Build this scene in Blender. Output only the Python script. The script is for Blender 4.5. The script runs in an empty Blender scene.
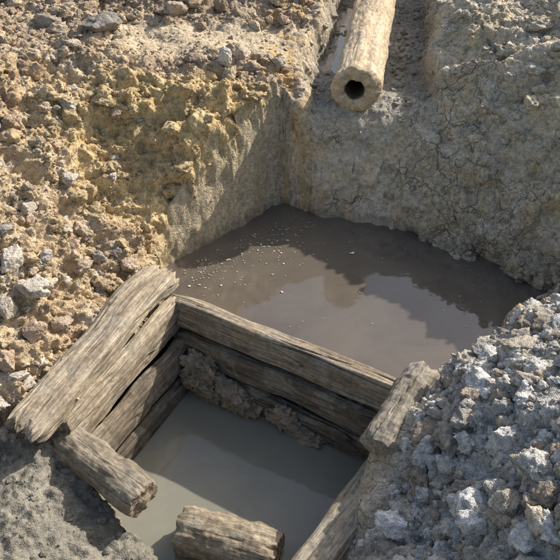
import bpy, math, bmesh, numpy as np
from mathutils import Vector
scene=bpy.context.scene
scene.view_settings.view_transform='Standard'
scene.view_settings.look='None'
scene.view_settings.exposure=0

# ---------------------------------------------------------------- noise
def _h(ix,iy,iz,seed):
    h=(ix.astype(np.int64)*374761393+iy.astype(np.int64)*668265263+iz.astype(np.int64)*2147483647+seed*1274126177)&0xffffffff
    h=((h^(h>>13))*1274126177)&0xffffffff
    h=((h^(h>>16))*2246822519)&0xffffffff
    return h^(h>>15)
def perlin(p,seed=0):
    i=np.floor(p).astype(np.int64); f=p-i
    u=f*f*f*(f*(f*6-15)+10)
    out=np.zeros(len(p))
    for a in (0,1):
        for b in (0,1):
            for c in (0,1):
                h=_h(i[:,0]+a,i[:,1]+b,i[:,2]+c,seed)
                gx=(h&1023)/511.5-1; gy=((h>>10)&1023)/511.5-1; gz=((h>>20)&1023)/511.5-1
                d=gx*(f[:,0]-a)+gy*(f[:,1]-b)+gz*(f[:,2]-c)
                w=(u[:,0] if a else 1-u[:,0])*(u[:,1] if b else 1-u[:,1])*(u[:,2] if c else 1-u[:,2])
                out+=d*w
    return out*1.6
def fbm(p,o=4,seed=0,g=.5):
    s=0;a=1
    for k in range(o):
        s=s+a*perlin(p*(2**k)+k*17.3,seed+k); a*=g
    return s
def worley(p,seed=0):
    i=np.floor(p).astype(np.int64)
    f1=np.full(len(p),9.);f2=np.full(len(p),9.);idv=np.zeros(len(p))
    for a in (-1,0,1):
        for b in (-1,0,1):
            for c in (-1,0,1):
                X=i[:,0]+a;Y=i[:,1]+b;Z=i[:,2]+c
                h=_h(X,Y,Z,seed)
                d=np.sqrt((X+(h&1023)/1023.-p[:,0])**2+(Y+((h>>10)&1023)/1023.-p[:,1])**2+(Z+((h>>20)&1023)/1023.-p[:,2])**2)
                m=d<f1
                f2=np.where(m,f1,np.minimum(f2,d)); idv=np.where(m,(h>>5&255)/255.,idv); f1=np.where(m,d,f1)
    return f1,f2,idv
def ss(x,a,b):
    t=np.clip((x-a)/(b-a),0,1); return t*t*(3-2*t)
def V3(a,b,c): return np.stack([a,b,c],1)

def make_mesh(name,verts,faces,cols=None,smooth=True,uv=None,wet=None,extra=None):
    me=bpy.data.meshes.new(name)
    nv=len(verts); nf,k=faces.shape
    me.vertices.add(nv); me.vertices.foreach_set('co',verts.astype(np.float32).ravel())
    me.loops.add(nf*k); me.loops.foreach_set('vertex_index',faces.astype(np.int32).ravel())
    me.polygons.add(nf); me.polygons.foreach_set('loop_start',np.arange(0,nf*k,k,dtype=np.int32))
    me.polygons.foreach_set('loop_total',np.full(nf,k,dtype=np.int32))
    me.update(calc_edges=True); me.validate()
    me.polygons.foreach_set('use_smooth',np.full(len(me.polygons),smooth))
    if cols is not None:
        ca=me.color_attributes.new('Col','FLOAT_COLOR','POINT')
        c4=np.ones((nv,4),dtype=np.float32); c4[:,:3]=cols
        ca.data.foreach_set('color',c4.ravel())
    if wet is not None:
        at=me.attributes.new('wet','FLOAT','POINT'); at.data.foreach_set('value',wet.astype(np.float32))
    if extra is not None:
        at=me.attributes.new('crk','FLOAT','POINT'); at.data.foreach_set('value',extra.astype(np.float32))
    if uv is not None:
        at=me.attributes.new('grain','FLOAT_VECTOR','POINT'); at.data.foreach_set('vector',uv.astype(np.float32).ravel())
    ob=bpy.data.objects.new(name,me); scene.collection.objects.link(ob)
    return ob

# ---------------------------------------------------------------- materials
def N(nt,t,**kw):
    n=nt.nodes.new(t)
    for k,v in kw.items():
        if hasattr(n,k): setattr(n,k,v)
        else: n.inputs[k].default_value=v
    return n
def rng_(nt,a,b,c,d):
    r=N(nt,'ShaderNodeMapRange')
    for i,v in zip((1,2,3,4),(a,b,c,d)): r.inputs[i].default_value=v
    return r
def soil_mat(name,sc=1.0,bump=.6,cracks=False):
    m=bpy.data.materials.new(name); m.use_nodes=True; nt=m.node_tree; L=nt.links.new
    b=nt.nodes['Principled BSDF']
    at=N(nt,'ShaderNodeAttribute',attribute_name='Col'); wt=N(nt,'ShaderNodeAttribute',attribute_name='wet')
    tc=N(nt,'ShaderNodeTexCoord')
    n1=N(nt,'ShaderNodeTexNoise',Scale=38*sc,Detail=3.,Roughness=.75); n2=N(nt,'ShaderNodeTexNoise',Scale=200*sc,Detail=1.5,Roughness=.7)
    for n in (n1,n2): L(tc.outputs['Object'],n.inputs['Vector'])
    r1=rng_(nt,.3,.7,.62,1.38); L(n1.outputs[0],r1.inputs[0])
    r2=rng_(nt,.3,.7,.72,1.28); L(n2.outputs[0],r2.inputs[0])
    mu=N(nt,'ShaderNodeMath',operation='MULTIPLY'); L(r1.outputs[0],mu.inputs[0]);L(r2.outputs[0],mu.inputs[1])
    a1=N(nt,'ShaderNodeMath',operation='MULTIPLY_ADD'); a1.inputs[1].default_value=.4
    L(n2.outputs[0],a1.inputs[0]);L(n1.outputs[0],a1.inputs[2])
    shade=mu; height=a1
    if cracks:
        ck=N(nt,'ShaderNodeAttribute',attribute_name='crk')
        wn=N(nt,'ShaderNodeTexNoise',Scale=9.,Detail=2.); L(tc.outputs['Object'],wn.inputs['Vector'])
        ws=N(nt,'ShaderNodeVectorMath',operation='SCALE'); ws.inputs['Scale'].default_value=.16; L(wn.outputs['Color'],ws.inputs[0])
        wa_=N(nt,'ShaderNodeVectorMath',operation='ADD'); L(tc.outputs['Object'],wa_.inputs[0]);L(ws.outputs[0],wa_.inputs[1])
        last=None
        for scl,wd,hi in ((6.,.022,1.),(17.,.03,.5)):
            vo=N(nt,'ShaderNodeTexVoronoi',Scale=scl,feature='DISTANCE_TO_EDGE'); L(wa_.outputs[0],vo.inputs['Vector'])
            mr=rng_(nt,0,wd,hi,0); L(vo.outputs['Distance'],mr.inputs[0])
            if last is None: last=mr
            else:
                mxx=N(nt,'ShaderNodeMath',operation='MAXIMUM'); L(last.outputs[0],mxx.inputs[0]);L(mr.outputs[0],mxx.inputs[1]); last=mxx
        cm=N(nt,'ShaderNodeMath',operation='MULTIPLY'); L(last.outputs[0],cm.inputs[0]);L(ck.outputs['Fac'],cm.inputs[1])
        dk=rng_(nt,0,1,1,.42); L(cm.outputs[0],dk.inputs[0])
        m2=N(nt,'ShaderNodeMath',operation='MULTIPLY'); L(mu.outputs[0],m2.inputs[0]);L(dk.outputs[0],m2.inputs[1]); shade=m2
        h2=N(nt,'ShaderNodeMath',operation='MULTIPLY_ADD'); h2.inputs[1].default_value=-.6; L(cm.outputs[0],h2.inputs[0]);L(a1.outputs[0],h2.inputs[2]); height=h2
    mx=N(nt,'ShaderNodeVectorMath',operation='SCALE'); L(at.outputs['Color'],mx.inputs[0]);L(shade.outputs[0],mx.inputs['Scale'])
    L(mx.outputs[0],b.inputs['Base Color'])
    rr=rng_(nt,0,1,.93,.3)
    L(wt.outputs['Fac'],rr.inputs[0]); L(rr.outputs[0],b.inputs['Roughness'])
    dn=rng_(nt,0,1,bump,bump*.4); L(wt.outputs['Fac'],dn.inputs[0])
    bp=N(nt,'ShaderNodeBump',Distance=.024/sc); L(dn.outputs[0],bp.inputs['Strength'])
    L(height.outputs[0],bp.inputs['Height']);L(bp.outputs[0],b.inputs['Normal'])
    b.inputs['Specular IOR Level'].default_value=.35
    return m
def wood_mat(name,bump=.8,gs=(4,170,170),lo=.5,hi=1.3):
    m=bpy.data.materials.new(name); m.use_nodes=True; nt=m.node_tree; L=nt.links.new
    b=nt.nodes['Principled BSDF']
    at=N(nt,'ShaderNodeAttribute',attribute_name='Col'); g=N(nt,'ShaderNodeAttribute',attribute_name='grain')
    mp=N(nt,'ShaderNodeMapping'); mp.inputs['Scale'].default_value=gs; L(g.outputs['Vector'],mp.inputs[0])
    n1=N(nt,'ShaderNodeTexNoise',Scale=1.,Detail=4.,Roughness=.7,Distortion=.25); L(mp.outputs[0],n1.inputs['Vector'])
    n2=N(nt,'ShaderNodeTexNoise',Scale=34.,Detail=4.,Roughness=.75); L(g.outputs['Vector'],n2.inputs['Vector'])
    r1=rng_(nt,.32,.66,lo,hi); L(n1.outputs[0],r1.inputs[0])
    r2=rng_(nt,.35,.65,.68,1.25); L(n2.outputs[0],r2.inputs[0])
    mu=N(nt,'ShaderNodeMath',operation='MULTIPLY'); L(r1.outputs[0],mu.inputs[0]);L(r2.outputs[0],mu.inputs[1])
    mx=N(nt,'ShaderNodeVectorMath',operation='SCALE'); L(at.outputs['Color'],mx.inputs[0]);L(mu.outputs[0],mx.inputs['Scale'])
    L(mx.outputs[0],b.inputs['Base Color']); b.inputs['Roughness'].default_value=.75
    b.inputs['Specular IOR Level'].default_value=.35
    a=N(nt,'ShaderNodeMath',operation='MULTIPLY_ADD'); a.inputs[1].default_value=.55; L(n2.outputs[0],a.inputs[0]);L(n1.outputs[0],a.inputs[2])
    bp=N(nt,'ShaderNodeBump',Strength=bump,Distance=.008); L(a.outputs[0],bp.inputs['Height']);L(bp.outputs[0],b.inputs['Normal'])
    return m
def water_mat(name,c1,c2,rough,scale,ior=1.33):
    m=bpy.data.materials.new(name); m.use_nodes=True; nt=m.node_tree; L=nt.links.new
    b=nt.nodes['Principled BSDF']; tc=N(nt,'ShaderNodeTexCoord')
    n=N(nt,'ShaderNodeTexNoise',Scale=scale,Detail=5.,Roughness=.6,Distortion=1.); L(tc.outputs['Object'],n.inputs['Vector'])
    cr=N(nt,'ShaderNodeValToRGB'); cr.color_ramp.elements[0].position=.35;cr.color_ramp.elements[1].position=.65
    cr.color_ramp.elements[0].color=(*c1,1);cr.color_ramp.elements[1].color=(*c2,1)
    L(n.outputs[0],cr.inputs[0]); L(cr.outputs[0],b.inputs['Base Color'])
    b.inputs['Roughness'].default_value=rough; b.inputs['IOR'].default_value=ior
    n2=N(nt,'ShaderNodeTexNoise',Scale=14.,Detail=2.); L(tc.outputs['Object'],n2.inputs['Vector'])
    bp=N(nt,'ShaderNodeBump',Strength=.07,Distance=.01); L(n2.outputs[0],bp.inputs['Height']);L(bp.outputs[0],b.inputs['Normal'])
    return m
M_soil=soil_mat('soil',1.0,.75,True); M_clod=soil_mat('clod',1.25,.9); M_wood=wood_mat('weathered_wood',.9)
M_log=wood_mat('log_wood',.9,(12,90,90),.62,1.25); M_pipe=wood_mat('pipe_wood',.8,(9,80,80),.72,1.2)

# ---------------------------------------------------------------- terrain
def axis(lo,hi,step,far):
    mid=np.arange(lo,hi,step); out=[];s=step;x=hi
    while x<far: out.append(x); s*=1.25; x+=s
    out.append(far)
    neg=[];s=step;x=lo-step
    while x>-far: neg.append(x); s*=1.25; x-=s
    neg.append(-far)
    return np.array(neg[::-1]+list(mid)+out)
xs=axis(-1.75,1.65,.006,80.); ys=axis(1.15,5.6,.0062,80.)
GX,GY=np.meshgrid(xs,ys); nx,ny=len(xs),len(ys)
x=GX.ravel();y=GY.ravel(); z0=np.zeros_like(x)
CP=np.array([
 (-1.106,1.98,.05),(-.92,1.577,-.02),(-.5,1.70,-.25),(-.75,1.8,-.12),(-1.3,1.6,.12),(-.5,1.3,-.1),(0,1.35,-.1),(-.2,1.6,-.27),(.08,1.5,-.2),
 (-1.09,2.12,.2),(-.963,2.487,.30),(-1.185,2.637,.48),(-.807,2.994,.27),(-1.04,3.227,.58),(-.72,2.75,.12),(-.9,2.25,.12),
 (-.665,3.51,.52),(-.36,3.60,.68),(-.45,3.50,.58),(-.58,3.34,.38),(-.63,3.15,.19),(-.65,2.95,.13),
 (-.87,3.76,.8),(-1.29,3.83,.85),(-.13,3.80,.76),(.0,3.88,.72),(-1.5,3.2,.8),(-1.5,2.4,.6),(-1.5,1.9,.35),(-2,3,.95),
 (-.73,4.24,.80),(-.2,4.2,.76),(-1.4,4.3,.84),(-1.6,4.7,.95),(-.8,4.75,.93),(0,4.7,.87),(-.5,5.3,.95),(.1,5.4,.9),(-2,5.5,1),
 (.2,3.90,.60),(.45,3.92,.56),(.7,3.92,.56),(.386,3.787,.44),(.11,3.82,.58),(.25,3.76,.45),(.336,3.68,.14),(.657,3.52,.04),(.55,3.70,.27),
 (1.045,3.26,.04),(1.35,3.0,.05),(.807,3.69,.36),(1.0,3.5,.33),(1.19,3.563,.58),(1.266,3.22,.33),(1.5,3.1,.5),(.95,4.2,.84),(1.0,3.9,.66),(1.3,3.9,.88),(1.7,3.8,1.0),
 (1.2,4.5,.93),(1.5,5.0,1.0),(1.1,5.4,.95),(2.2,4,1.05),(2,3,.85),
 (.907,2.36,.30),(1.125,2.36,.42),(.69,2.2,.20),(.755,1.826,.48),(.75,1.31,.6),(.447,1.80,.07),(.25,1.588,-.08),(.53,1.377,.25),(.887,1.686,.60),(.6,2.02,.22),
 (.85,2.52,.05),(1.1,2.70,.07),(1.4,2.75,.2),(1.5,2.4,.55),(1.4,1.8,.75),(1.3,1.2,.8),(.56,2.3,.04),
 (-1,1,.25),(0,.9,.2),(0,.3,.7),(-1.5,.5,.6),(1,.5,.8),(-2.5,1.5,.8),(2.5,2,1.0),(-3,4,1),(3,5,1.05),(0,7,1),(3,0,.9),(-3,-1,.9),
 (-.55,2.85,.1),(0,2.55,-.05),(.45,2.2,.02),
])
def rbf(px,py):
    A=np.sqrt((CP[:,None,0]-CP[None,:,0])**2+(CP[:,None,1]-CP[None,:,1])**2)
    n=len(CP); M=np.zeros((n+1,n+1)); M[:n,:n]=A; M[:n,n]=1; M[n,:n]=1
    w=np.linalg.solve(M,np.append(CP[:,2],0))
    out=np.full(px.shape,w[n])
    for k in range(n): out+=w[k]*np.sqrt((px-CP[k,0])**2+(py-CP[k,1])**2+1e-4)
    return out
def sdf(px,py,poly):
    d=np.full(px.shape,1e9); ins=np.zeros(px.shape,bool); n=len(poly)
    for k in range(n):
        ax,ay=poly[k];bx,by=poly[(k+1)%n]
        ex,ey=bx-ax,by-ay
        t=np.clip(((px-ax)*ex+(py-ay)*ey)/(ex*ex+ey*ey),0,1)
        d=np.minimum(d,np.hypot(px-ax-t*ex,py-ay-t*ey))
        c=((ay>py)!=(by>py))&(px<(bx-ax)*(py-ay)/((by-ay)+1e-12)+ax)
        ins^=c
    return np.where(ins,-d,d)
POOL=[(-.555,3.197),(-.27,3.50),(.025,3.80),(.05,3.79),(.19,3.68),(.336,3.62),(.657,3.47),(1.045,3.22),(1.30,2.98),(1.22,2.80),(1.05,2.66),(.85,2.48),(.6,2.27),(.49,2.15),(-.5,2.74),(-.56,2.95)]
BOX=[(-.53,2.80),(.47,2.22),(.10,1.60),(-.40,1.66),(-.60,1.84),(-.84,2.12)]
D=np.hypot(x,y-3)
H=rbf(x,y)
H=H*(1-ss(D,3,6))+1.0*ss(D,3,6)
pl=V3(x,y,z0)
PD=np.array([.17,.985]);PD/=np.linalg.norm(PD); P0=np.array([.41,3.87])
lat=(x-P0[0])*PD[1]-(y-P0[1])*PD[0]
latw=lat+.04*perlin(pl*4,5)+.012*perlin(pl*19,6)
tm=ss(latw,-.31,-.23)*(1-ss(latw,.33,.47))*ss(y+.05*perlin(pl*5,7),3.72,3.9)*(1-ss(y,8,10))
H=H*(1-tm)+.56*tm
H+=(.045*fbm(pl*1.7,3,11))*ss(H,.0,.25)
inner2=ss(-x,-.35,-.15)*(y>3.1)
wa=1-.6*inner2
wx=(.035*perlin(pl*5,21)+.014*perlin(pl*17,22))*wa; wy=(.035*perlin(pl*5,23)+.014*perlin(pl*17,24))*wa
sp=sdf(x+wx,y+wy,POOL)
wdt=np.where(y>3.1,.13-.065*inner2,.13)
r=1-(1-np.clip(sp/wdt,0,1))**(1.8-.5*inner2)
z=-.12+(H+.12)*r
z=np.where(sp<0,-.12,z)
sb=sdf(x+.3*wx,y+.3*wy,BOX)
rb=np.clip(sb/.05,0,1)
z=-.6+(z+.6)*rb
zb=z.copy()
Z=z.reshape(ny,nx)
zy,zx=np.gradient(Z,ys,xs)
zx=zx.ravel();zy=zy.ravel()
ln=np.sqrt(zx**2+zy**2+1); n3=V3(-zx/ln,-zy/ln,1/ln)
near=1-ss(D,3.2,4.5)
P=V3(x,y,z)
# soil zones
mline=np.interp(y,[1,1.6,1.95,2.3,2.5,2.8],[.12,.30,.50,.66,.95,1.5])+.04*perlin(pl*6,31)
w_m=ss(x-mline,-.05,.08)*(1-ss(y,2.7,2.9))
mudline=np.interp(x,[-1.5,-1.1,-.85,-.5,.2],[2.0,2.02,2.1,2.0,1.7])+.05*perlin(pl*5,32)
w_mud=(1-ss(y-mudline,-.06,.06))*(1-w_m)*(1-ss(x,.1,.4))
w_top=ss(y-(3.78+.1*perlin(pl*3,41)),-.02,.14)*(1-ss(lat,-.35,-.25))
w_left=(1-ss(x,-.05,.08))*(1-w_top)*(1-w_mud)*(1-w_m)*ss(sp,-.02,.04)
face=np.clip(w_left+w_top*(sp<.1),0,1)*(1-ss(sp+.045*perlin(pl*5,42)+.02*perlin(pl*14,43),.035,.07))*ss(y,3.12,3.28)
w_tr=tm
w_back=np.clip(1-w_m-w_mud-w_top-w_left-w_tr,0,1)
# displacement
d=np.zeros_like(x)
warp=V3(perlin(P*7,51),perlin(P*7,52),perlin(P*7,53))*.05
f1,f2,idc=worley((P+warp)*13,60); pebA=np.sqrt(np.clip(.5-f1**2,0,1))-.35
g1,g2,idg=worley((P+warp*.5)*30,61); pebB=np.sqrt(np.clip(.5-g1**2,0,1))-.35
h1,h2,idh=worley((P+warp*.25)*62,62); pebC=np.sqrt(np.clip(.5-h1**2,0,1))-.35
n_a=fbm(P*6,5,70,.55); n_b=fbm(P*22,4,75,.65); n_bil=-np.abs(perlin(P*9,78))-.5*np.abs(perlin(P*21,79))
amount=.4+.7*ss(fbm(pl*3,2,80),-.3,.3)
d+=w_m*(pebA*.065+pebB*.032*amount+pebC*.012+n_a*.025+n_b*.006)
d+=w_top*(pebA*.05*amount+pebB*.022*amount+pebC*.010+n_a*.03+n_b*.007)
d+=w_left*(1-.92*face)*(n_a*.062+n_bil*.042+pebB*.010+pebC*.007*amount+pebA*.022*amount+n_b*.009+.03*ss(sp,.05,.12)*(1-ss(sp,.15,.3)))
d+=face*(fbm(P*5,2,171)*.012+n_b*.0015)
wv=V3(perlin(P*5,91),perlin(P*5,92),perlin(P*5,93))*.05
c1,c2,idw=worley((P+wv)*np.array([5.,5.,6.5]),95)
k1,k2,idk=worley((P+wv*.6)*np.array([14,14,12.]),96)
pm_=ss(perlin(P*2.4,97),-.25,.25)
rough=.35+1.1*ss(x,.55,1.25)
d+=w_back*(idw*.042+idk*.015*pm_*(.5+.5*rough)+rough*(n_a*.030+n_b*.005+pebC*.003*amount+n_bil*.012))*ss(sp,-.03,.06)
d+=w_tr*(n_a*.022+n_b*.006+pebB*.012*amount)
d+=w_mud*(n_a*.042+n_b*.008+pebB*.010*amount+n_bil*.024+pebA*.012)
strip=w_top*ss(y,4.0,4.12)*(1-ss(y,4.38,4.5))*ss(x,-1.1,-.8)
d*=1-.65*strip
d*=near*ss(sb,-.01,.05)*(1-.8*(1-ss(sp,-.06,.0))*(sb>0))
P=P+n3*d[:,None]
P[:,2]+=(1-near)*.1*fbm(pl*.3,4,99)
# colours
def mixc(c,w,col): return c*(1-w[:,None])+np.array(col)*w[:,None]
nn=fbm(P*2.5,4,101,.6); nm=fbm(P*9,4,103,.6)
back=np.tile(np.array([.58,.49,.35]),(len(x),1))
back=mixc(back,ss(nn,-.3,.35),(.68,.595,.46)); back=mixc(back,ss(nm,.1,.5)*.5,(.66,.51,.29)); back=mixc(back,ss(idk,.7,.9)*.2,(.46,.38,.28))
left=np.tile(np.array([.62,.46,.23]),(len(x),1)); left=mixc(left,ss(nm,-.1,.5)*.7,(.70,.56,.31)); left=mixc(left,ss(nn,.05,.5)*.45,(.46,.32,.19))
oc=ss(np.hypot((x+.42)/.85,(y-3.5)/.55),.5,1.1)
left=mixc(left,oc*.8,(.48,.38,.255)); left=mixc(left,oc*ss(nm,.1,.4)*.6,(.58,.50,.39)); left=mixc(left,oc*ss(nn,.15,.4)*.45,(.44,.28,.18))
left=mixc(left,face*.85,(.50,.43,.315))
top=np.tile(np.array([.42,.32,.22]),(len(x),1)); top=mixc(top,ss(nm,-.1,.4)*.7,(.56,.455,.31)); top=mixc(top,ss(idc,.75,.85)*.5,(.48,.42,.34)); top=mixc(top,strip,(.60,.49,.34))
top=mixc(top,face,(.50,.43,.315))
mound=np.tile(np.array([.46,.44,.40]),(len(x),1)); mound=mixc(mound,ss(nm,-.1,.45)*.7,(.62,.605,.57)); mound=mixc(mound,ss(nn,.1,.5)*.45,(.40,.335,.25))
mud=np.tile(np.array([.25,.235,.195]),(len(x),1)); mud=mixc(mud,ss(nm,-.1,.4)*.6,(.34,.32,.265))
tr=np.tile(np.array([.36,.34,.29]),(len(x),1)); tr=mixc(tr,ss(nm,-.1,.4)*.7,(.50,.465,.385))
S=w_back+w_left+w_top+w_m+w_mud+w_tr+1e-6
col=(back*w_back[:,None]+left*w_left[:,None]+top*w_top[:,None]+mound*w_m[:,None]+mud*w_mud[:,None]+tr*w_tr[:,None])/S[:,None]
stain=ss(-(np.abs(x-.03)),-.20,-.02)*(y>3.55)*ss(perlin(V3(x*12,y*12,P[:,2]*1.5),105),-.15,.25)
col=mixc(col,stain*.7,(.64,.44,.19))
zn=P[:,2]+.03*nm
wet=(1-ss(zn,.015,.075))*(y>2.1)*1.0
wetbox=(1-ss(sb,.0,.08))*.8*(zb<.02)
wet=np.clip(np.maximum(np.maximum(wet,wetbox),w_mud*.5),0,1)
wet=np.maximum(wet,w_tr*(.2+.45*ss(nm,-.2,.3)))*near
col*=(1-.42*wet)[:,None]
idx=np.arange(nx*ny).reshape(ny,nx)
F=np.stack([idx[:-1,:-1].ravel(),idx[:-1,1:].ravel(),idx[1:,1:].ravel(),idx[1:,:-1].ravel()],1)
crk=np.clip(w_back*ss(perlin(P*2.6,98),-.3,.15)+.15*face,0,1)*ss(sp,.0,.05)
ground=make_mesh('ground',P,F,col,True,wet=wet,extra=crk); ground.data.materials.append(M_soil)

# ---------------------------------------------------------------- clods / stones
def ico(sub):
    bm=bmesh.new(); bmesh.ops.create_icosphere(bm,subdivisions=sub,radius=1)
    v=np.array([q.co[:] for q in bm.verts]); f=np.array([[q.index for q in ff.verts] for ff in bm.faces]); bm.free(); return v,f
ICO={s:ico(s) for s in (2,3,4,5)}
def rockshape(sub,seed,cuts=4,rough=.4,fine=.14):
    v,f=ICO[sub]; r=np.random.default_rng(seed)
    rad=1+rough*perlin(v*1.2+seed*3.1,seed)+.5*rough*perlin(v*2.8+seed,seed+1)
    p=v*rad[:,None]
    for k in range(cuts):
        n=r.normal(size=3); n/=np.linalg.norm(n); c=r.uniform(.45,.85)
        e=np.clip(p@n-c,0,None); p=p-n*e[:,None]*.9
    if sub>=3:
        q=fbm(p*3.2+seed,4 if sub>3 else 2,seed+9,.6)
        b=-np.abs(perlin(p*2.6+seed,seed+20))
        p=p*(1+fine*q+fine*1.2*b)[:,None]
    return p
def rotm(r):
    q=r.normal(size=4); q/=np.linalg.norm(q); a,b,c,d_=q
    return np.array([[1-2*(c*c+d_*d_),2*(b*c-a*d_),2*(b*d_+a*c)],[2*(b*c+a*d_),1-2*(b*b+d_*d_),2*(c*d_-a*b)],[2*(b*d_-a*c),2*(c*d_+a*b),1-2*(b*b+c*c)]])
VAR={s:[rockshape(s,100*s+k) for k in range(18)] for s in (2,3,4)}
def scatter(name,weight,count,smin,smax,power,palette,seed,sink=.25,flat=.75,own=.6):
    r=np.random.default_rng(seed)
    w=weight.copy()*((np.abs(x)<1.74)&(y>1.2)&(y<5.55)); w=np.clip(w,0,None); w/=w.sum()
    ids=r.choice(len(w),count,p=w)
    vs=[];fs=[];cs=[];off=0
    pal=np.array(palette)
    for i in ids:
        u=r.random(); s=smin*(smax/smin)**(u**power)
        sub=4 if s>.026 else (3 if s>.009 else 2)
        p=VAR[sub][r.integers(18)]; f=ICO[sub][1]
        sc=s*np.array([r.uniform(.8,1.35),r.uniform(.65,1.1),r.uniform(.5,flat+.1)])
        q=(p@rotm(r).T)*sc
        a=r.uniform(0,6.28); ca,sa=math.cos(a),math.sin(a)
        q=np.stack([q[:,0]*ca-q[:,1]*sa,q[:,0]*sa+q[:,1]*ca,q[:,2]],1)
        q=q+P[i]+n3[i]*s*(flat*.6-sink)
        c=pal[r.integers(len(pal))]*r.uniform(.8,1.2)
        c=c*own+col[i]*(1-own)/(1-.42*wet[i])
        vs.append(q);fs.append(f+off);off+=len(q);cs.append(np.tile(c,(len(q),1)))
    v=np.concatenate(vs); c=np.concatenate(cs)
    c=c*(1+.22*fbm(v*25,2,seed))[:,None]
    ob=make_mesh(name,v,np.concatenate(fs),np.clip(c,.02,.8),True,wet=np.zeros(len(v))); ob.data.materials.append(M_clod); return ob
grey=[(.66,.65,.62),(.56,.55,.51),(.74,.73,.70),(.48,.43,.36),(.60,.58,.53),(.36,.30,.23),(.50,.44,.35)]
brown=[(.48,.37,.25),(.58,.46,.31),(.36,.28,.19),(.54,.47,.38),(.62,.52,.38),(.42,.30,.21)]
ochre=[(.62,.47,.27),(.54,.40,.23),(.68,.55,.35),(.50,.42,.31),(.42,.32,.21)]
stone=[(.58,.53,.46),(.50,.44,.35),(.64,.59,.52),(.48,.38,.29),(.50,.37,.27),(.44,.42,.39)]
outb=ss(sb,.02,.07)*ss(sp,.01,.05)
clump=ss(fbm(pl*4,3,200),-.35,.35)+.12
scatter('clay_clods',w_m*outb*clump*ss(x-mline,0,.1),1300,.014,.062,1.5,grey,1,sink=.25,own=.85)
scatter('clay_crumbs',w_m*outb,6500,.003,.014,1.2,grey,2,own=.75)
scatter('soil_clods',w_top*outb*clump**2*(1-.93*strip),850,.012,.065,1.9,brown,3,sink=.35,own=.55)
scatter('soil_crumbs',w_top*outb*(1-.7*strip),6000,.003,.014,1.3,brown,4,own=.5)
scatter('bank_crumbs',w_left*(1-face)*outb*(.3+clump),6500,.003,.012,1.6,ochre,5,own=.5)
scatter('bank_clods',w_left*(1-face)*outb*clump**2,420,.012,.055,1.7,ochre,12,sink=.42,own=.35)
lowleft=w_left*(1-ss(y,2.9,3.3))*ss(-x,.75,.95)
scatter('rubble_stones',(lowleft+.10*w_left*(x<-.7))*outb*clump,330,.010,.048,1.5,stone,6,sink=.25,own=.85)
scatter('wall_crumbs',w_back*outb*ss(x,.3,.9),2400,.003,.012,1.8,[(.60,.53,.42),(.52,.44,.33),(.64,.56,.42)],7)
scatter('wall_clods',w_back*outb*ss(x,.8,1.1)*ss(P[:,2],.35,.6),320,.012,.05,1.7,[(.62,.57,.47),(.56,.49,.37),(.68,.61,.48)],11,sink=.35)
scatter('shore_clods',w_back*ss(sp,.0,.02)*(1-ss(sp,.06,.16))*ss(x,.5,.9),400,.006,.028,1.8,[(.36,.30,.22),(.42,.36,.27)],8)
scatter('mud_crumbs',w_mud*outb,900,.003,.020,2.4,[(.26,.245,.205),(.34,.32,.265)],9,sink=.38)
scatter('trench_clods',w_tr*(np.abs(lat)>.15)*(y<5.5),500,.005,.03,2.,[(.44,.41,.34),(.50,.46,.37)],10,sink=.35,own=.5)

def gz(px,py):
    i=np.argmin((xs-px)**2); j=np.argmin((ys-py)**2); return P[j*nx+i,2]
def rock(px,py,s,c,seed,dz=.45,name='rock',cuts=9):
    p=rockshape(5,seed,cuts,.35,.07)*np.array(s); a=seed*1.7; ca,sa=math.cos(a),math.sin(a)
    q=np.stack([p[:,0]*ca-p[:,1]*sa,p[:,0]*sa+p[:,1]*ca,p[:,2]],1)+np.array([px,py,gz(px,py)+s[2]*dz])
    n_=fbm(q*14,3,seed)
    cc=np.array(c)*(1+.25*n_)[:,None]
    ob=make_mesh(name,q,ICO[5][1],cc,True,wet=np.zeros(len(q))); ob.data.materials.append(M_clod)
for a in [(-1.14,2.60,(.085,.06,.06),(.60,.55,.47),1),(-1.04,2.50,(.085,.06,.055),(.60,.55,.46),2),(-1.12,2.42,(.07,.055,.05),(.55,.48,.38),3),(-1.02,2.36,(.06,.045,.045),(.50,.38,.28),4),
          (-1.10,2.22,(.08,.06,.06),(.50,.38,.28),5),(-1.14,2.05,(.09,.055,.06),(.58,.51,.42),6),(-.30,3.93,(.045,.04,.065),(.70,.65,.57),7),(-1.0,4.26,(.14,.09,.06),(.28,.26,.23),8),
          (-1.32,4.35,(.10,.06,.05),(.46,.40,.33),9),(-.62,4.5,(.08,.06,.055),(.48,.40,.30),10),(-1.25,3.75,(.06,.05,.05),(.56,.42,.28),11),(-.35,4.62,(.06,.05,.06),(.44,.35,.26),12),
          (-.84,3.60,(.05,.04,.04),(.36,.28,.2),18),(-1.15,2.95,(.05,.04,.04),(.60,.54,.44),19)]:
    rock(*a)
for a in [(1.0,2.0,(.075,.06,.05),(.66,.65,.63),13),(.82,2.22,(.065,.055,.045),(.54,.51,.46),14),(.72,1.62,(.06,.05,.05),(.68,.67,.64),15),(.66,1.88,(.05,.045,.04),(.57,.52,.46),16),(1.12,2.25,(.07,.05,.05),(.70,.69,.65),17)]:
    rock(*a,dz=.3,name='clay_clod',cuts=3)

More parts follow.
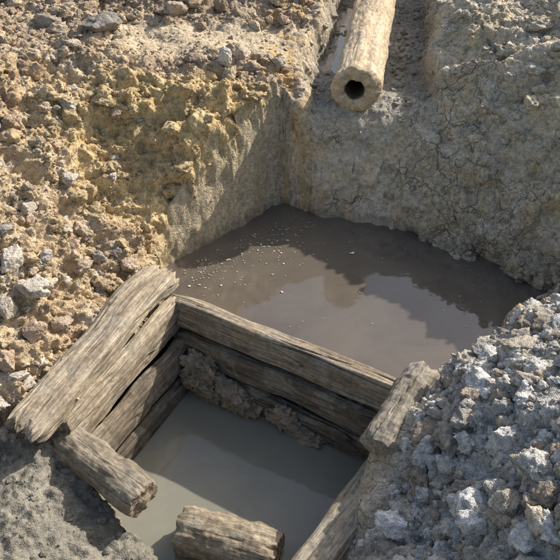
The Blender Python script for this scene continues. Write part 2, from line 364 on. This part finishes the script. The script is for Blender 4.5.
# ---------------------------------------------------------------- timbers
def timber(name,p0,p1,w,h,seed,n=6.,roll=0.,c=(.40,.33,.24),c2=(.26,.21,.15),rough=1.,K=140,M=260,bend=.01,endc=None,jag=.02,taper=1.,lump=0.,chk=1.,mat=None,mudc=(.40,.355,.28),muda=.6):
    p0=np.array(p0,float);p1=np.array(p1,float);ax=p1-p0;Ln=np.linalg.norm(ax);ax/=Ln
    side=np.cross(ax,[0,0,1.]);side/=np.linalg.norm(side);up=np.cross(side,ax)
    cr,sr=math.cos(roll),math.sin(roll); side,up=side*cr+up*sr,up*cr-side*sr
    th=np.linspace(0,2*np.pi,4001)
    ex=2./n; cx=np.sign(np.cos(th))*np.abs(np.cos(th))**ex*w/2; cy=np.sign(np.sin(th))*np.abs(np.sin(th))**ex*h/2
    L_=np.concatenate([[0],np.cumsum(np.hypot(np.diff(cx),np.diff(cy)))]); t=np.linspace(0,L_[-1],K,endpoint=False)
    cx=np.interp(t,L_,cx);cy=np.interp(t,L_,cy)
    nxn=np.roll(cy,-1)-np.roll(cy,1); nyn=-(np.roll(cx,-1)-np.roll(cx,1)); q=np.hypot(nxn,nyn);nxn/=q;nyn/=q
    s=np.linspace(0,Ln,M)
    caps=[.985,.95,.88,.78,.66,.53,.4,.27,.14,.03]
    rows=[(0.,k) for k in caps[::-1]]+[(v,1.) for v in s]+[(Ln,k) for k in caps]
    A=np.array([r_[0] for r_ in rows]);R=np.array([r_[1] for r_ in rows])
    SA=np.repeat(A,K);RR=np.repeat(R,K);CX=np.tile(cx,len(rows));CY=np.tile(cy,len(rows));NX=np.tile(nxn,len(rows));NY=np.tile(nyn,len(rows))
    sd=seed*7.7
    g1=perlin(V3(SA*2.5+sd,CX*18,CY*18),seed); g2=perlin(V3(SA*4+sd,CX*55,CY*55),seed+1); g3=perlin(V3(SA*8+sd,CX*130,CY*130),seed+2)
    ck=chk*np.exp(-(perlin(V3(SA*1.1+sd,CX*13+3,CY*13),seed+3)/.03)**2)*ss(perlin(V3(SA*2+sd,CX*3,CY*3),seed+4),-.25,.15)
    ck2=chk*np.exp(-(perlin(V3(SA*1.8+sd,CX*34+3,CY*34),seed+13)/.05)**2)*ss(perlin(V3(SA*4+sd,CX*8,CY*8),seed+14),-.2,.15)
    lf=perlin(V3(SA*5+sd,CX*6,CY*6),seed+5)
    dd=rough*(g1*.009+g2*.005+g3*.002)-ck*.015-ck2*.007+lf*.007+lump*fbm(V3(SA*11,CX*11,CY*11)+sd,3,seed+8)
    body=(RR==1)
    ed=np.minimum(SA,Ln-SA); edge=np.exp(-ed/.018)
    chip=ss(perlin(V3(SA*7+sd,CX*12,CY*12),seed+15),.1,.45)*np.exp(-ed/.09)
    scl=RR*(1+(taper-1)*SA/Ln)*(1-.10*edge-.22*chip)
    ox=CX*scl+NX*dd*np.where(body,1,RR); oy=CY*scl+NY*dd*np.where(body,1,RR)
    jg=jag*(perlin(V3(CX*RR*22+sd,CY*RR*22,np.where(SA>Ln/2,9.,2.)),seed+6)+.5*perlin(V3(CX*RR*60+sd,CY*RR*60,np.where(SA>Ln/2,9.,2.)),seed+7))
    along=SA+jg*np.where(SA>Ln/2,1,-1)*np.exp(-ed/.05)
    along+=np.where(body,0,(1-RR)*.006)*np.where(SA>Ln/2,1,-1)
    bx=bend*perlin(V3(A*2+sd,A*0,A*0),seed+8);by=bend*perlin(V3(A*2+sd,A*0+5,A*0),seed+9)
    ox+=np.repeat(bx,K);oy+=np.repeat(by,K)
    V=p0+along[:,None]*ax+ox[:,None]*side+oy[:,None]*up
    C=np.tile(np.array(c),(len(V),1)); C=mixc(C,ss(g1+lf*.6,-.1,.5)*.8,c2); C=C*(1-.55*np.maximum(ck,ck2*.8))[:,None]
    C=C*(1+.22*g2)[:,None]
    md=ss(fbm(V*6,4,seed+30,.6),.12,.4)*muda; C=mixc(C,md,mudc)
    if endc is not None: C=mixc(C,(~body)*1.,endc)
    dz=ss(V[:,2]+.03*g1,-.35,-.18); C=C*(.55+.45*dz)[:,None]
    G=V3(SA+seed*1.3,ox,oy)
    m=len(rows); ii=np.arange(m*K).reshape(m,K); jj=np.roll(ii,-1,axis=1)
    Fq=np.stack([ii[:-1].ravel(),ii[1:].ravel(),jj[1:].ravel(),jj[:-1].ravel()],1)
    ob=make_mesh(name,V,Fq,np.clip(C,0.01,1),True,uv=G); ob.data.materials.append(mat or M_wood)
    bm=bmesh.new();bm.from_mesh(ob.data);bmesh.ops.holes_fill(bm,edges=[e for e in bm.edges if e.is_boundary],sides=0);bmesh.ops.recalc_face_normals(bm,faces=bm.faces);bm.to_mesh(ob.data);bm.free()
    return ob
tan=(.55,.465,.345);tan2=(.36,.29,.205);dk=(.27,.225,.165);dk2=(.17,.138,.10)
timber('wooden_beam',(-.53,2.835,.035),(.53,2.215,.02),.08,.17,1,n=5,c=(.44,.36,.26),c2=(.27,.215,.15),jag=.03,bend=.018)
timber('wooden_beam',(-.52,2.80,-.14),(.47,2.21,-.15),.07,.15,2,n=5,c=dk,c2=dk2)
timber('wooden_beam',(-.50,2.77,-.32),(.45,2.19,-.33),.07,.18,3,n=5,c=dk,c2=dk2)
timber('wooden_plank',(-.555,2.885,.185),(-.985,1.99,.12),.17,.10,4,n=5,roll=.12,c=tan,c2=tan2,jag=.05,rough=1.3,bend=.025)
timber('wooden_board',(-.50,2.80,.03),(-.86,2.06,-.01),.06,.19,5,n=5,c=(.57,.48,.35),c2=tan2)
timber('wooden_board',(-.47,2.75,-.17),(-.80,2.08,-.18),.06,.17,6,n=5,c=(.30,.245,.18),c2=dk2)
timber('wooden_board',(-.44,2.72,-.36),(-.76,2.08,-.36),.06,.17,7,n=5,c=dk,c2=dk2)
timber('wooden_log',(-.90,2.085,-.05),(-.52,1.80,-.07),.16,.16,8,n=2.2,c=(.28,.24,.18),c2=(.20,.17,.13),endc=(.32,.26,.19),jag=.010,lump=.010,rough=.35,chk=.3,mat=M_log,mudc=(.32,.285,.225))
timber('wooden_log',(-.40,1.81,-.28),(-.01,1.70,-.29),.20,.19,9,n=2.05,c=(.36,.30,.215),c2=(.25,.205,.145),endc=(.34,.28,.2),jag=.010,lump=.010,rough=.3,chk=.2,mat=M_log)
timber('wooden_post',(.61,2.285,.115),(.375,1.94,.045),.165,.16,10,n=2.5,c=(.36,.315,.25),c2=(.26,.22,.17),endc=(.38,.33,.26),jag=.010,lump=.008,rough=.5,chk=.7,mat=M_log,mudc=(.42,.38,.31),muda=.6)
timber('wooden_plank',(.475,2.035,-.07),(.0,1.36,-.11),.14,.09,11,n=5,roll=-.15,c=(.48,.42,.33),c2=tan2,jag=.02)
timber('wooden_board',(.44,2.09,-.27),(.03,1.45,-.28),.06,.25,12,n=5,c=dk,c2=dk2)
def mudlump(px,py,pz,s,c,seed):
    p=rockshape(5,seed,5,.5,.2)*np.array(s); a=math.radians(-30);ca,sa=math.cos(a),math.sin(a)
    q=np.stack([p[:,0]*ca-p[:,1]*sa,p[:,0]*sa+p[:,1]*ca,p[:,2]],1)+np.array([px,py,pz])
    return q,np.array(c)*(1+.3*fbm(q*12,3,seed))[:,None]
vs=[];cs=[];fs=[];off=0
r=np.random.default_rng(77)
for k in range(26):
    t=r.random()**1.3; px=-.42+.62*t; py=2.70-.36*t-r.uniform(0,.07)*(1-t*.6); pz=-.36+ (1-t)*r.uniform(0,.20)
    s=r.uniform(.03,.085)
    q,c=mudlump(px,py,pz,(s*1.4,s*.8,s),(.34,.285,.21),40+k); vs.append(q);cs.append(c);fs.append(ICO[5][1]+off);off+=len(q)
v=np.concatenate(vs); ob=make_mesh('mud_bank',v,np.concatenate(fs),np.concatenate(cs),True,wet=np.full(len(v),.35));ob.data.materials.append(M_clod)

# ---------------------------------------------------------------- log pipe
def pipe():
    Ln=6.; K=160
    ax=np.array([PD[0],PD[1],0.02]);ax/=np.linalg.norm(ax); side=np.cross(ax,[0,0,1.]);side/=np.linalg.norm(side);up=np.cross(side,ax)
    o=np.array([.405,3.82,.685])
    prof=[]
    for s in np.concatenate([np.linspace(Ln,2,40),np.linspace(1.98,.03,260)]): prof.append((s,.130,0))
    prof+=[(.018,.127,1),(.006,.121,1),(0,.113,1),(0,.103,1),(0,.091,1),(.001,.080,1),(.003,.068,1),(.007,.058,1),(.015,.051,2),(.04,.048,2)]
    for s in np.linspace(.06,.9,40): prof.append((s,.047,2))
    prof.append((.9,.03,2));prof.append((.9,.002,2))
    A=np.repeat([p[0] for p in prof],K);R=np.repeat([p[1] for p in prof],K);T=np.repeat([p[2] for p in prof],K)
    th=np.tile(np.linspace(0,2*np.pi,K,endpoint=False),len(prof)); cx=np.cos(th);cy=np.sin(th)
    g1=perlin(V3(A*3,cx*2.2,cy*2.2),300);g2=perlin(V3(A*7,cx*7,cy*7),301);g3=perlin(V3(A*25,cx*9,cy*9),302);g4=fbm(V3(A*6,cx*1.6,cy*1.6),4,303,.55)
    dd=g1*.007+g2*.0025+g3*.002+g4*.008
    RR=R+np.where(T==2,dd*.08,dd*np.where(T==1,np.clip((R-.06)/.06,0,1),1))
    off=np.where(A<.3,.022*perlin(V3(cx*1.5,cy*1.5,R*25),305)+.006*perlin(V3(cx*6,cy*6,R*60),306),0)*np.exp(-A/.05)
    ecc=.012*(T>0)
    V=o+(A+off)[:,None]*ax+(RR*cx-ecc)[:,None]*side+(RR*cy)[:,None]*up
    C=np.tile(np.array([.60,.475,.315]),(len(V),1));C=mixc(C,ss(g4,-.05,.35)*.7,(.44,.34,.225));C=mixc(C,ss(g1,.1,.4)*.5,(.66,.57,.43))
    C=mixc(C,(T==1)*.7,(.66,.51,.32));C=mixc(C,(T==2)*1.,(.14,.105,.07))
    m=len(prof);ii=np.arange(m*K).reshape(m,K);jj=np.roll(ii,-1,axis=1)
    Fq=np.stack([ii[:-1].ravel(),jj[:-1].ravel(),jj[1:].ravel(),ii[1:].ravel()],1)
    ob=make_mesh('wooden_pipe',V,Fq,C,True,uv=V3(A,RR*cx,RR*cy));ob.data.materials.append(M_pipe)
pipe()

# ---------------------------------------------------------------- water
def sheet(name,poly,zz,mat):
    me=bpy.data.meshes.new(name);me.from_pydata([(a,b,zz) for a,b in poly],[],[list(range(len(poly)))]);me.update()
    ob=bpy.data.objects.new(name,me);scene.collection.objects.link(ob);me.materials.append(mat);return ob
Mw1=water_mat('pool_water',(.118,.098,.083),(.155,.135,.105),.05,2.2,1.7)
Mw2=water_mat('box_water',(.225,.222,.178),(.27,.262,.21),.06,3.,1.5)
Mw3=water_mat('puddle_water',(.28,.28,.27),(.32,.32,.31),.04,5.,1.7)
sheet('water',[(-.48,2.82),(.53,2.22),(.7,2.2),(1.6,2.6),(1.7,3.2),(.9,3.6),(.1,3.98),(-.1,3.9),(-.75,3.3),(-.72,2.86)],0.,Mw1)
sheet('water',[(-.55,2.84),(.48,2.24),(.10,1.55),(-.5,1.55),(-.95,2.1)],-.35,Mw2)
def tp(l,s): 
    q=P0+PD*s+np.array([PD[1],-PD[0]])*l; return (q[0],q[1])
sheet('water',[tp(-.30,.3),tp(-.12,.25),tp(-.10,3),tp(-.32,3)],.582,Mw3)

def flecks():
    r=np.random.default_rng(5);vs=[];fs=[];off=0
    for k in range(360):
        if k<250:
            t=r.random(); px=-.50+.66*t+r.normal(0,.04);py=3.20+.48*t-abs(r.normal(0,.19))
        else: px=r.uniform(-.4,1.0);py=r.uniform(2.7,3.45)
        s=r.uniform(.0022,.0065)*(1.7 if r.random()<.25 else 1)
        if k==300: px,py,s=.385,3.30,.022
        elif k>=250: s*=.6
        m=r.integers(5,9);a=np.sort(r.uniform(0,6.28,m));rr=s*r.uniform(.5,1.2,m);st=r.uniform(.4,1)
        q=np.stack([px+rr*np.cos(a),py+rr*np.sin(a)*st,np.full(m,.004)],1)
        vs+=q.tolist();fs.append(list(range(off,off+m)));off+=m
    me=bpy.data.meshes.new('floating_debris');me.from_pydata(vs,[],fs);me.update()
    ob=bpy.data.objects.new('floating_debris',me);scene.collection.objects.link(ob)
    m=bpy.data.materials.new('debris');m.use_nodes=True;nt=m.node_tree;b=nt.nodes['Principled BSDF']
    tc=N(nt,'ShaderNodeTexCoord');n=N(nt,'ShaderNodeTexNoise',Scale=40.);cr=N(nt,'ShaderNodeValToRGB')
    cr.color_ramp.elements[0].color=(.35,.30,.21,1);cr.color_ramp.elements[1].color=(.8,.77,.67,1);cr.color_ramp.elements[0].position=.36;cr.color_ramp.elements[1].position=.6
    nt.links.new(tc.outputs['Object'],n.inputs['Vector']);nt.links.new(n.outputs[0],cr.inputs[0]);nt.links.new(cr.outputs[0],b.inputs['Base Color']);me.materials.append(m)
flecks()

# ---------------------------------------------------------------- light
AZ=math.radians(54);EL=math.radians(36)
w=bpy.data.worlds.new('World');scene.world=w;w.use_nodes=True;nt=w.node_tree
sk=nt.nodes.new('ShaderNodeTexSky');sk.sky_type='NISHITA';sk.sun_disc=False;sk.sun_elevation=EL;sk.sun_rotation=AZ
sk.dust_density=4.0;sk.air_density=1.2
bg=nt.nodes['Background'];bg.inputs['Strength'].default_value=.15;nt.links.new(sk.outputs[0],bg.inputs[0])
sun=bpy.data.lights.new('sun','SUN');sun.energy=5.0;sun.angle=math.radians(.6);sun.color=(1,.93,.83)
so=bpy.data.objects.new('sun',sun);scene.collection.objects.link(so)
dv=Vector((math.sin(AZ)*math.cos(EL),math.cos(AZ)*math.cos(EL),math.sin(EL)))
so.rotation_euler=dv.to_track_quat('Z','Y').to_euler();so.location=(3,4,5)
cam=bpy.data.cameras.new('camera');co=bpy.data.objects.new('camera',cam);scene.collection.objects.link(co)
cam.sensor_width=36;cam.lens=18/math.tan(math.radians(20));cam.clip_end=500;cam.clip_start=.05
co.location=(0,0,2.4);co.rotation_euler=(math.radians(90-38),0,0)
scene.camera=co
